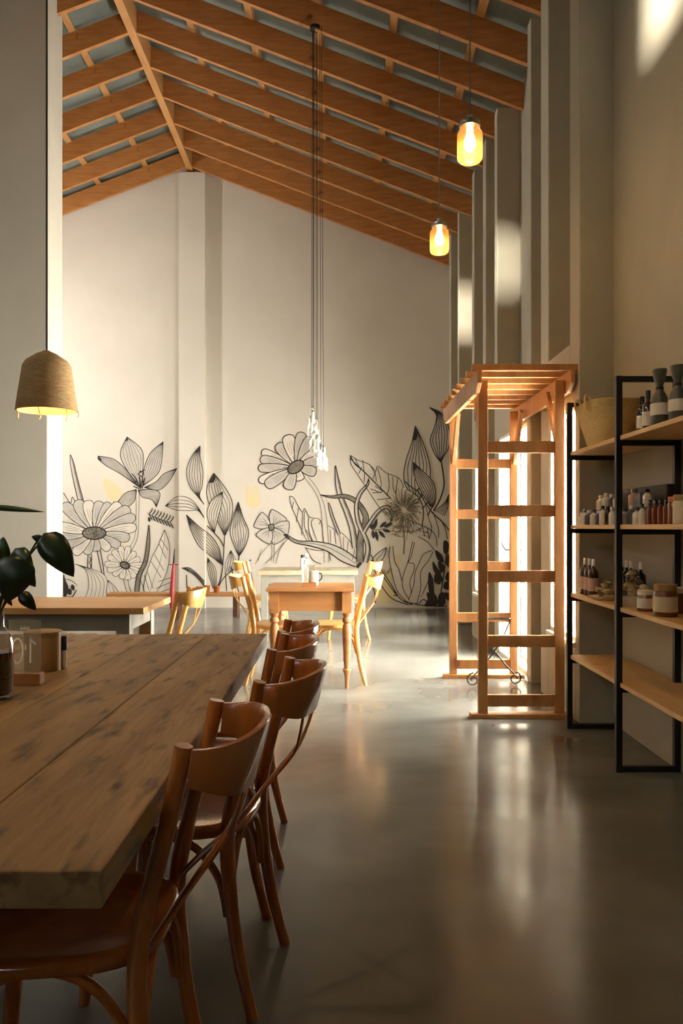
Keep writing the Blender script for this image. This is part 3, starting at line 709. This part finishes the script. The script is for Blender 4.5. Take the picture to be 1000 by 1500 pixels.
# ------------------------------------------------------------------ arbor
ar = thing('garden_arbor', 'slatted wooden garden arbor with two ladder sides standing by the glazed door', 'arbor', (1.15,5.95,0))
HX, HY = .245, .695; ZT = 2.10
for sy in (-1,1):
    for sx in (-1,1): MB().box((sx*HX-.03,sy*HY-.022,.03),(sx*HX+.03,sy*HY+.022,ZT+.06)).build('post','arbor_wood',ar,bevel=.003)
    for z in (.11,.49,.905,1.325,1.735):
        MB().box((-HX+.03,sy*HY-.012,z-.038),(HX-.03,sy*HY+.012,z+.038)).build('rung','arbor_wood',ar,bevel=.003)
    MB().box((-HX-.08,sy*HY-.045,0),(HX+.08,sy*HY+.045,.03)).build('foot','arbor_wood',ar,bevel=.003)
for sx in (-1,1):
    x = sx*(HX+.045)
    MB().prism([(-HY-.16,ZT+.02),(-HY-.16,ZT+.10),(HY+.16,ZT+.10),(HY+.16,ZT+.02),(HY+.06,ZT-.03),(-HY-.06,ZT-.03)], x-.014, x+.014, 'x').build('top_rail','arbor_wood',ar,bevel=.003)
    for sy in (-1,1):
        MB().beam((sx*(HX-.0),sy*(HY-.02),ZT-.36),(sx*(HX-.0),sy*(HY-.30),ZT+.02),.028,.055,up=(0,1,0)).build('brace','arbor_wood',ar,bevel=.002)
for k in range(8):
    y = -HY-.12+(2*HY+.24)*k/7
    MB().box((-HX-.09,y-.018,ZT+.10),(HX+.09,y+.018,ZT+.142)).build('slat','arbor_wood',ar,bevel=.003)
# wrought-iron scroll stand on the floor inside the arbor
ir = thing('iron_scroll_stand', 'dark wrought-iron stand with curled scroll feet inside the arbor', 'stand', (1.17,6.28,0))
def scroll(c, r, turns, a0, sgn, n=28):
    return [(c[0]+r*(1-.75*i/n)*math.cos(a0+sgn*2*PI*turns*i/n), c[1], c[2]+r*(1-.75*i/n)*math.sin(a0+sgn*2*PI*turns*i/n)) for i in range(n+1)]
for s in (-1,1):
    m = MB(); P = [(-s*.12,s*.03,.52),(-s*.05,s*.03,.36),(s*.06,s*.03,.2),(s*.16,s*.03,.09)]
    m.tube(spline(P,6), .006, 7); m.tube(scroll((s*.165,s*.03,.057),.052,1.3,.5*PI if s<0 else .5*PI,-s), .006, 7)
    m.build('scroll_leg','iron',ir,smooth=True)
    m = MB(); m.tube(scroll((s*.06,s*.03,.36),.05,1.2,PI,s), .005, 7); m.build('scroll','iron',ir,smooth=True)
MB().tube([(0,-.03,.285),(0,.03,.285)], .008, 8).build('pivot','iron',ir)
MB().tube([(-.12*math.cos(2*PI*i/24),.12*math.sin(2*PI*i/24)*.4,.52) for i in range(25)], .005, 7).build('ring','iron',ir,smooth=True)

# ------------------------------------------------------------------ shelving unit
sh = thing('shelving_unit', 'black steel frame shelving unit with pale pine boards against the right wall', 'shelf', (1.53,4.1,0))
YS = [4.97-4.1, 4.09-4.1, 3.235-4.1]; XF, XK = -.148, .142; SH = [.425,.80,1.212,1.655]; ST = .032
for y in YS:
    for x in (XF,XK): MB().box((x-.0155,y-.0155,0),(x+.0155,y+.0155,1.975)).build('upright','black_metal',sh,bevel=.002)
    for z in [.0155,1.96]+[s-.014 for s in SH]: MB().box((XF,y-.0145,z-.0135 if z > .1 else .003),(XK,y+.0145,z+.0135)).build('crossbar','black_metal',sh)
for z in SH: MB().box((XF+.004,YS[2]-.02,z),(XK+.01,YS[0]+.005,z+.022)).build('shelf_board','shelf_pine',sh,bevel=.002)
S4, S3, S2, S1 = [z+.0224 for z in SH]

# straw basket on the top shelf
bk = thing('straw_basket', 'large flared woven straw tote basket on the top shelf', 'basket', (1.50,4.62,S1))
def basket_ring(f):
    hy = .175+.11*f**.8; hx = .085+.06*f
    return [(hx*math.copysign(abs(math.cos(t))**.7,math.cos(t)), hy*math.copysign(abs(math.sin(t))**.7,math.sin(t)), .240*f-.012*f*f*(math.sin(t)**2)) for t in [2*PI*j/36 for j in range(36)]]
m = MB(); R_ = []
for i in range(19):
    f = i/18; bump = 1+.012*(i%2)
    R_.append([(x*bump,y*bump,z) for x,y,z in basket_ring(f)])
for i in range(18,0,-1): R_.append([(x*.95,y*.96,z+.004) for x,y,z in basket_ring(i/18)])
vs = [p for r in R_ for p in r]; n = 36
m.add(vs, [(i*n+j, i*n+(j+1)%n, (i+1)*n+(j+1)%n, (i+1)*n+j) for i in range(len(R_)-1) for j in range(n)]+[tuple(range(n-1,-1,-1)), tuple(range((len(R_)-1)*n, len(R_)*n))])
m.build('body','straw',bk,smooth=True)
for sy in (-.10,.09):
    MB().sweep(spline([(-.149,sy,.19),(-.158,sy,.25),(-.150,sy,.275),(-.128,sy,.25),(-.122,sy,.20)],4), .028, .006, [(0,1,0)]*17).build('handle_strap','straw',bk,smooth=True)

def bottle(name, label, cat, x, y, z, r, h, body, cap, neck=.4, lab=None, group=None, capf=.2, square=False):
    t = thing(name, label, cat, (x,y,z), 0, group)
    hb = h*(1-capf)
    prof = [(r*.9,0),(r,.004),(r,hb*.72),(r*.92,hb*.82),(r*neck,hb*.92),(r*neck,hb)]
    MB().lathe(prof, n=16).build('body', body, t, smooth=True, angle=50)
    MB().lathe([(r*neck*1.15,hb-.001),(r*neck*1.15,h-.002),(r*neck*.9,h)], n=14).build('cap', cap, t, smooth=True, angle=50)
    if lab: MB().shell([(r*1.02,hb*.18),(r*1.02,hb*.6)], n=16).build('label', lab, t, smooth=True)
    return t
def jar(name, label, cat, x, y, z, r, h, body, cap, lab=None, group=None):
    t = thing(name, label, cat, (x,y,z), 0, group)
    MB().lathe([(r*.94,0),(r,.004),(r,h*.74),(r*.9,h*.80)], n=18).build('body', body, t, smooth=True, angle=50)
    MB().lathe([(r*.95,h*.79),(r*.95,h*.985),(r*.88,h)], n=18).build('lid', cap, t, smooth=True, angle=50)
    if lab: MB().shell([(r*1.02,h*.15),(r*1.02,h*.62)], n=18).build('label', lab, t, smooth=True)
    return t
# top shelf: dark bottles and pouches
bottle('dark_bottle','dark bottle with small white label beside the straw basket','bottle',1.475,4.02,S1,.027,.185,'black_gloss','black_matt',.38,'label_white')
bottle('dark_bottle','taller brown bottle with pale label beside the olive pouch','bottle',1.470,3.93,S1,.027,.20,'brown_glass','black_gloss',.38,'label_white')
def pouch(label, x, y, h, wd):
    t = thing('tied_pouch', label, 'pouch', (x,y,S1))
    prof = [(wd*.86,0),(wd,.01),(wd*1.02,h*.35),(wd*.9,h*.52),(wd*.40,h*.66),(wd*.36,h*.70),(wd*.66,h*.84),(wd*.85,h*.97),(wd*.80,h)]
    MB().lathe(prof, n=18, sx=.75).build('bag','pouch',t,smooth=True)
    MB().lathe([(wd*.42,h*.655),(wd*.45,h*.68),(wd*.42,h*.705)], n=14, sx=.8).build('tie','black_matt',t,smooth=True)
    MB().shell([(wd*1.05,h*.22),(wd*1.04,h*.42)], n=18).build('label','label_white',t,smooth=True).scale = (.77,1,1)
pouch('olive pouch tied at the neck with flared top, right beside the dark bottles', 1.475, 3.80, .275, .05)
pouch('olive pouch tied at the neck, farther along the top shelf from the dark bottles', 1.50, 3.655, .265, .05)

# second shelf: cosmetics
SM = []
row = [(4.90,.018,.075,'white_gloss','white_gloss'),(4.84,.020,.095,'white_gloss','steel'),(4.75,.025,.085,'slate','white_gloss'),(4.66,.022,.088,'label_white','slate'),(4.575,.020,.080,'slate','white_gloss'),(4.50,.020,.105,'white_gloss','black_gloss'),(4.42,.020,.10,'brown_glass','black_gloss'),(4.345,.018,.095,'white_gloss','steel'),
       (4.24,.022,.10,'slate','white_gloss'),(4.15,.024,.085,'label_white','slate'),(4.06,.021,.095,'slate','white_gloss'),(3.98,.022,.085,'white_gloss','slate'),(3.91,.016,.10,'white_gloss','black_gloss')]
nm = {'white_gloss':'white','slate':'slate grey','label_white':'off-white','brown_glass':'brown','steel':'silver','black_gloss':'black'}
ORD = ['first','second','third','fourth','fifth','sixth','seventh','eighth','ninth','tenth','eleventh','twelfth','thirteenth']
for k_,(y,r,h,bd,cp) in enumerate(row):
    bottle('toiletry_bottle', f'{nm[bd]} toiletry bottle, {nm[cp]} cap, front row of second shelf, {ORD[k_]} from arbor end','bottle',1.435,y,S2,r,h,bd,cp,.45,group='toiletries in the front row of the second shelf')
ris = thing('display_riser','dark stepped box carrying a second row of toiletries on the second shelf','riser',(1.545,4.42,S2))
MB().box((-.05,-.42,0),(.09,.42,.0876)).build('step','black_matt',ris,bevel=.003); MB().box((.052,-.40,.0876),(.09,.36,.20)).build('back_panel','black_matt',ris,bevel=.003)
for y,r,h,bd,cp in [(4.80,.028,.085,'cream','cream'),(4.71,.024,.095,'white_gloss','white_gloss'),(4.62,.020,.085,'slate','white_gloss'),(4.53,.022,.080,'white_gloss','slate'),(4.26,.030,.10,'pinkish','steel'),(4.08,.022,.09,'white_gloss','black_gloss')]:
    bottle('toiletry_bottle', f"small {'cream' if bd=='cream' else 'pink' if bd=='pinkish' else nm[bd]} toiletry bottle with {'cream' if cp=='cream' else nm[cp]} cap standing up on the dark riser",'bottle',1.522,y,S2+.088,r,h,bd,cp,.5,group='toiletries on the riser')
bx_ = thing('gift_box','flat slate grey box lying on the dark riser behind the bottles','box',(1.522,4.165,S2+.088)); MB().box((-.02,-.04,0),(.02,.04,.065)).build('carton','slate',bx_,bevel=.002); MB().box((-.022,-.042,.065),(.022,.042,.072)).build('lid','slate',bx_,bevel=.001)
for k,y in enumerate((3.84,3.775,3.71,3.645)):
    bottle('dropper_bottle','amber dropper bottle on second shelf, '+('first of four beside the white bottles','second of four from the white bottles','third of four, nearer the round amber jar','last of four, beside the round amber jar')[k],'bottle',1.445,y,S2,.0145,.115,'amber','black_gloss',.5,group='amber dropper bottles')
jar('amber_jar','round amber jar with copper lid beside the dropper bottles','jar',1.45,3.575,S2,.026,.12,'amber','copper')
jar('cream_jar','wide cream filled jar on the second shelf next to the amber jar','jar',1.455,3.49,S2,.042,.125,'cream','kraft')
jar('cream_jar','cream jar with honey lid near the steel upright on the second shelf','jar',1.47,3.36,S2,.040,.105,'cream','honey')
# third shelf
for k,(y,x) in enumerate(((4.88,1.45),(4.80,1.45),(4.72,1.45))):
    bottle('sauce_bottle','pink-labelled sauce bottle, white cap, third shelf, '+('nearest the arbor','middle of the front three','nearest the dish of dried blooms')[k],'bottle',x,y,S3,.03,.215,'brown_glass','white_gloss',.28,'pinkish',group='front sauce bottles',capf=.18)
for k,y in enumerate((4.62,4.55,4.48,4.335)):
    bottle('sauce_bottle','plain black sauce bottle, white cap, '+('first behind the low wooden dish from the arbor end','second behind the low wooden dish','third behind the low wooden dish','standing behind the deep cream bowl')[k],'bottle',1.582,y,S3,.028,.215,'black_gloss','white_gloss',.28,None,group='rear sauce bottles',capf=.18)
def dish(label, x, y, r, h, n, fr, seed):
    rd = random.Random(seed)
    t = thing('dried_flower_dish', label, 'dish', (x,y,S3))
    MB().lathe([(r*.7,0),(r,h),(r*.96,h),(r*.66,h*.3),(0,h*.3)], n=20).build('bowl','cream',t,smooth=True,angle=50)
    for i in range(n):
        a_ = rd.random()*2*PI; q = rd.random()**.6*r*.8; z = h*.6+fr*.9*(1-q/r)*rd.random()*4.2
        m = MB(); s = fr*(.6+.6*rd.random())
        m.lathe([(0,0),(s*.25,s*.1),(s*.2,s*.5),(s*.75,s*.75),(s*.5,s*1.05),(0,s*1.15)], n=7)
        o = m.build('dried_bloom','dried' if rd.random() < .65 else 'dried_dark',t,smooth=True)
        o.location = (q*math.cos(a_), q*math.sin(a_), z); o.rotation_euler = (rd.uniform(-.7,.7), rd.uniform(-.7,.7), 0)
dish('low wooden dish heaped with dried blooms in front of the sauce bottles', 1.445, 4.50, .085, .022, 20, .026, 3)
dish('deep cream bowl piled with dried pods and blooms on the third shelf', 1.485, 4.17, .092, .055, 60, .034, 4)
jar('spice_jar','kraft labelled jar of red brown spice on the third shelf','jar',1.45,3.90,S3,.042,.10,'honey','cream','label_white')
jar('honey_jar','tall honey filled jar with cream label at the front of the third shelf','jar',1.45,3.67,S3,.052,.145,'honey','kraft','cream')
jar('honey_jar','short honey filled jar behind the spice jar on the third shelf','jar',1.56,3.80,S3,.045,.12,'honey','cream')

# ------------------------------------------------------------------ pendants
def jar_pendant(label, x, y, zb):
    t = thing('jar_pendant_lamp', label, 'pendant lamp', (x,y,zb), 0, 'jar pendant lamps')
    g = [(.0,.004),(.044,.004),(.052,.014),(.054,.03),(.054,.118),(.050,.130),(.041,.142),(.040,.160)]
    MB().shell(g, n=20).build('glass_jar','jar_glass',t,smooth=True)
    MB().lathe([(.043,.150),(.045,.152),(.045,.170),(.040,.174),(.012,.176),(.012,.20),(.0,.20)], n=20).build('lid','steel',t,smooth=True,angle=40)
    MB().lathe([(.0,.045),(.012,.05),(.024,.068),(.026,.085),(.020,.105),(.013,.125),(.013,.15)], n=16).build('bulb','bulb',t,smooth=True)
    MB().tube([(0,0,.05),(0.0,0,.12)], .004, 6).build('filament','filament',t)
    top = roof_b(x)+.28-zb
    MB().tube([(0,0,.195),(0,0,top)], .0035, 6).build('cord','cord_grey',t)
    MB().lathe([(.04,top-.03),(.04,top),(.0,top)], n=14).build('ceiling_rose','steel',t,smooth=True,angle=40)
    d = bpy.data.lights.new('bulb_light','POINT'); d.energy = 9; d.color = (1,.66,.30); d.shadow_soft_size = .02
    l = bpy.data.objects.new('bulb_light', d); C.objects.link(l); l.parent = t; l.location = (0,0,.035)
jar_pendant('glowing glass jar pendant lamp, the one with the larger jar hanging toward the shelving', .545, 3.48, 2.77)
jar_pendant('glowing glass jar pendant lamp hanging toward the painted end wall', .553, 4.63, 2.765)
# woven basket lamp
bl = thing('woven_pendant_lamp','bell shaped woven straw pendant lamp glowing inside, above the oak table','pendant lamp',(-1.69,4.7,1.89))
prof = [(.172,0),(.168,.03),(.155,.12),(.142,.20),(.134,.255),(.115,.285),(.06,.322),(.012,.345)]
m = MB(); m.shell(prof+[(.004,.338)]+[(r-.008,z-.004) for r,z in prof[::-1][1:]]+[(.172,0)], n=32)
shd = m.build('shade','straw_lamp',bl,smooth=True)
for k in range(7):
    a_ = k*.9+.3; MB().tube([(.168*math.cos(a_),.168*math.sin(a_),.01),(.174*math.cos(a_),.174*math.sin(a_),-.012),(.170*math.cos(a_+.05),.170*math.sin(a_+.05),-.030-.012*(k%2))], .003, 5).build('loose_straw','straw_lamp',shd)
MB().lathe([(0,.10),(.025,.11),(.032,.14),(.025,.17),(.014,.20),(.014,.26)], n=14).build('bulb','bulb',bl,smooth=True)
tp = roof_b(-1.69)+.28-1.89
MB().tube([(0,0,.33),(0,0,tp)], .006, 6).build('cord','cord_dark',bl)
MB().lathe([(.04,tp-.03),(.04,tp),(0,tp)], n=14).build('ceiling_rose','black_metal',bl,smooth=True,angle=40)
d = bpy.data.lights.new('bulb_light','POINT'); d.energy = 6; d.color = (1,.70,.32); d.shadow_soft_size = .03
l = bpy.data.objects.new('bulb_light', d); C.objects.link(l); l.parent = bl; l.location = (0,0,.07)
# a second woven lamp above the frame, added unseen to light the plank table
b2 = copy_tree(bl); b2.location = (-1.0,1.9,2.83); b2['label'] = 'unseen woven straw pendant lamp added to light the rough plank table'
bl['group'] = b2['group'] = 'woven pendant lamps'
for c_ in b2.children:
    if c_.type == 'LIGHT': c_.data = c_.data.copy(); c_.data.energy = 20
    if c_.name.startswith('cord'): c_.scale = (1,1,1)
for c_ in list(b2.children):
    if c_.name.startswith(('cord','ceiling_rose')):
        tp2 = roof_b(-1.0)+.28-2.83
        me_ = c_.data.copy(); c_.data = me_
        for v_ in me_.vertices:
            if v_.co.z > 1.0: v_.co.z += tp2-tp
# glass bottle chandelier
gc = thing('glass_bottle_chandelier','cluster of clear glass bottle pendants on long thin cords over the far tables','pendant lamp',(-.245,7.62,0))
ytop = roof_b(-.245)+.02
MB().lathe([(.05,ytop-.02),(.05,ytop+.01),(0,ytop+.01)], n=18).build('ceiling_plate','black_metal',gc,smooth=True,angle=40)
rd = random.Random(5)
spec = [(458,600),(456,612),(463,618),(459,632),(465,640),(470,655),(474,660)]
for i,(px,py) in enumerate(spec):
    p = at(px, py, 7.62); x = p.x+.245; y = rd.uniform(-.06,.06); zt_ = p.z
    prof = [(.0,-.19),(.036,-.19),(.040,-.18),(.040,-.085),(.030,-.06),(.017,-.04),(.016,-.005),(.019,0)]
    g = MB(); g.shell([(r,z+zt_) for r,z in prof], (x,y,0), 14); b_ = g.build('glass_bottle','bottle_glass',gc,smooth=True)
    MB().lathe([(.017,zt_-.02),(.017,zt_+.025),(.004,zt_+.035)], (x,y,0), 10).build('socket','cord_dark' if i%2 else 'steel',b_,smooth=True)
    MB().lathe([(0,zt_-.13),(.016,zt_-.12),(.020,zt_-.10),(.012,zt_-.06),(.009,zt_-.02)], (x,y,0), 10).build('bulb','white_gloss',b_,smooth=True)
    MB().tube([(x*.75,y*.6,ytop),(x,y,zt_+.03)], .0028, 5).build('cord','cord_dark',gc)

# ------------------------------------------------------------------ things on the foreground table
TT = .758
vs_ = thing('glass_bottle_vase','clear glass bottle vase of dark water holding large green leaves','vase',(-.935,2.22,TT))
MB().shell([(0,.003),(.040,.003),(.045,.012),(.045,.15),(.040,.172),(.024,.19),(.021,.20),(.021,.235),(.024,.24)], n=22).build('glass','clear_glass',vs_,smooth=True)
MB().lathe([(.034,.010),(.041,.018),(.041,.125),(.0,.126)], n=22).build('water','liquid',vs_,smooth=True,angle=50)
pn = thing('leafy_cutting','large dark green heart shaped leaves on long stems standing in the bottle vase','plant',(-.935,2.22,TT+.01))
base = Vector((-.935,2.22,TT+.01))
def leaf3(px0, py0, px1, py1, wpx, Y, mt, tilt=.0, droop=.02, fold=.25, Y1=None, stem=True):
    A = at(px0,py0,Y)-base; B = at(px1,py1,Y1 or Y)-base; wd = wpx/F*Y
    dx = B-A; Lh = dx.length; dx.normalize()
    view = Vector((math.sin(tilt),-math.cos(tilt),.15)); s = dx.cross(view).normalized(); nn = s.cross(dx).normalized()
    m = MB(); N = 13; vs = []
    for i in range(N):
        f = i/(N-1); ww = wd/2*(math.sin(PI*min(1,f**.62))**.75 if 0 < f < 1 else .01)
        c = A+dx*Lh*f+nn*droop*math.sin(PI*f)
        for q in (-1,-.5,0,.5,1): vs.append(c+s*ww*q+nn*(-abs(q)*ww*fold))
    m.add(vs, [(i*5+j,i*5+j+1,(i+1)*5+j+1,(i+1)*5+j) for i in range(N-1) for j in range(4)])
    o = m.build('leaf', mt, pn, smooth=True, angle=80)
    so = o.modifiers.new('thickness','SOLIDIFY'); so.thickness = .0012
    if stem:
        k = Vector((0,0,.18)); mid = (A+k)/2+Vector((0,0,.03))
        MB().tube(spline([Vector((0,0,.03)),k+Vector((.0,0,0)),mid,A+dx*.01],5), .0028, 6).build('stem','stem',pn,smooth=True)
leaf3(64,781,108,845,44,2.15,'leaf_dark',.3,.02)
leaf3(22,803,52,860,40,2.2,'leaf',-.3,.02)
leaf3(28,815,10,882,58,2.12,'leaf_dark',.1,.015)
leaf3(30,868,53,894,20,2.18,'leaf_dark',.2,.01)
leaf3(2,822,5,786,26,2.25,'leaf',.0,.01)
leaf3(-20,742,66,750,9,2.2,'leaf',.0,.008,fold=.5)
leaf3(62,790,46,786,11,2.2,'leaf_dark',.0,.004)
leaf3(5,868,18,888,10,2.16,'leaf_dark',.2,.004)
# table number stand
ns = thing('table_number_stand','clear acrylic table number stand with wooden base, number 10 seen from behind','sign',tuple(at(36,1000,2.42)[:2])+(TT,))
MB().box((-.052,-.020,0),(.052,.020,.034)).build('wooden_base','pine',ns,bevel=.002)
MB().box((-.046,-.0015,.030),(.048,.0015,.190)).build('acrylic_plate','acrylic',ns)
def plate_stroke(m, pts, wd):
    P = spline([(p[0],0,p[1]) for p in pts],5) if len(pts) > 2 else [Vector((p[0],0,p[1])) for p in pts]
    vs = []
    for i in range(len(P)):
        t = (P[min(i+1,len(P)-1)]-P[max(i-1,0)]).normalized(); n_ = Vector((-t.z,0,t.x))
        for s in (-1,1): vs.append(P[i]+n_*s*wd/2+Vector((0,.0022,0)))
    m.add(vs, [(2*i,2*i+1,2*i+3,2*i+2) for i in range(len(P)-1)])
nb = MB()
plate_stroke(nb, [(-.022+.0155*math.cos(t),.098+.036*math.sin(t)) for t in [2*PI*i/16 for i in range(17)]], .005)
plate_stroke(nb, [(.016,.062),(.016,.136)], .005); plate_stroke(nb, [(.016,.135),(.022,.126),(.032,.118)], .005)
plate_stroke(nb, [(.002,.116),(.002,.100)], .003)
for k in range(6): plate_stroke(nb, [(-.012+.0048*k,.160),(-.0105+.0048*k,.167 if k % 2 else .170)], .0022)
nb.build('lettering','acrylic_ink',ns)
ca = thing('canister','round kraft brown canister with white window highlight on its edge behind the number stand','canister',tuple(at(63,982,2.66)[:2])+(TT,))
MB().lathe([(.056,0),(.058,.004),(.058,.118),(.056,.122)], n=28).build('body','kraft',ca,smooth=True,angle=50)
MB().lathe([(.0595,.114),(.0595,.126),(.056,.128),(.0,.128)], n=28).build('lid','kraft',ca,smooth=True,angle=50)
MB().box((.054,-.020,.002),(.0605,-.012,.124)).build('white_highlight','white_gloss',ca)  # window highlight on the right edge, painted as a white strip
bottle('slim_bottle','slim clear bottle with black cap standing beside the kraft canister','bottle',at(94,978,2.68).x,2.68,TT,.0085,.108,'white_gloss','black_matt',.95,capf=.42)
# ------------------------------------------------------------------ things on the far tables
def sp(name, label, cat, px, Y): return thing(name, label, cat, (at(px,860,Y).x, Y, .759))
n2 = sp('table_number_stand','small acrylic table sign with wooden base on the turned-leg table','sign',453,6.33)
MB().box((-.055,-.02,0),(.055,.02,.035)).build('wooden_base','pine',n2,bevel=.002); MB().box((-.045,-.002,.03),(.045,.002,.17)).build('acrylic_plate','acrylic',n2)
mg = sp('white_mug','white cylindrical mug with dark handle on the turned-leg table','mug',459,6.52)
MB().lathe([(.036,0),(.040,.004),(.040,.115),(.036,.115),(.036,.01),(0,.01)], n=20).build('cup','white_gloss',mg,smooth=True,angle=50)
MB().tube(spline([(.039,0,.095),(.062,0,.09),(.064,0,.055),(.040,0,.03)],5), .005, 8).build('handle','black_matt',mg,smooth=True)
bottle('glass_cruet','clear glass cruet with white stopper on the turned-leg table','bottle',at(447,860,6.6).x,6.60,.759,.026,.20,'bottle_glass','white_gloss',.4)
bottle('pepper_shaker','black and white pepper shaker on the pale whitewashed table','shaker',at(443,835,8.95).x,8.95,.759,.03,.16,'white_gloss','black_matt',.6)
bottle('pepper_shaker','small clear shaker with white top on the pale whitewashed table','shaker',at(449,835,9.05).x,9.05,.759,.03,.17,'bottle_glass','white_gloss',.6)
# bench pots and the umbrella
for k,(px,h) in enumerate(((292,.085),(303,.10),(317,.09))):
    p = at(px,868,11.3); t = thing('copper_pot',('small copper pot at the left end of three on the low bench','middle small copper pot on the low bench','small copper pot nearest the wide chairs on the low bench')[k],'pot',(p.x,11.3,.317),0,'copper pots on the low bench')
    MB().lathe([(.032,0),(.045,h*.9),(.049,h),(.042,h),(.036,h*.85),(0,h*.85)], n=16).build('pot','copper',t,smooth=True,angle=50)
    MB().lathe([(.047,h*.86),(.051,h*.9),(.051,h),(.047,h)], n=16).build('rim','copper',t,smooth=True)
um = thing('closed_umbrella','closed red umbrella with black tip leaning on the low bench','umbrella',(at(250,868,11.05).x,11.05,0))
P0 = Vector((0,0,.0)); P1 = Vector((.03,.10,.93)); dd = P1-P0
MB().tube([P0+dd*f for f in (.12,.2,.4,.62,.78)], [.012,.030,.034,.028,.018], 10).build('canopy','red',um,smooth=True)
MB().tube([P0+dd*.76,P0+dd*.84,P0+dd*1.0], [.016,.014,.005], 8).build('tip','black_matt',um,smooth=True)
MB().tube([P0+dd*.02,P0+dd*.14], .009, 8).build('handle','dark_wood',um)
MB().tube([P0+dd*.765+Vector((-.06,0,0)),P0+dd*.765+Vector((.06,0,0))], .008, 8).build('crossbar','red',um)
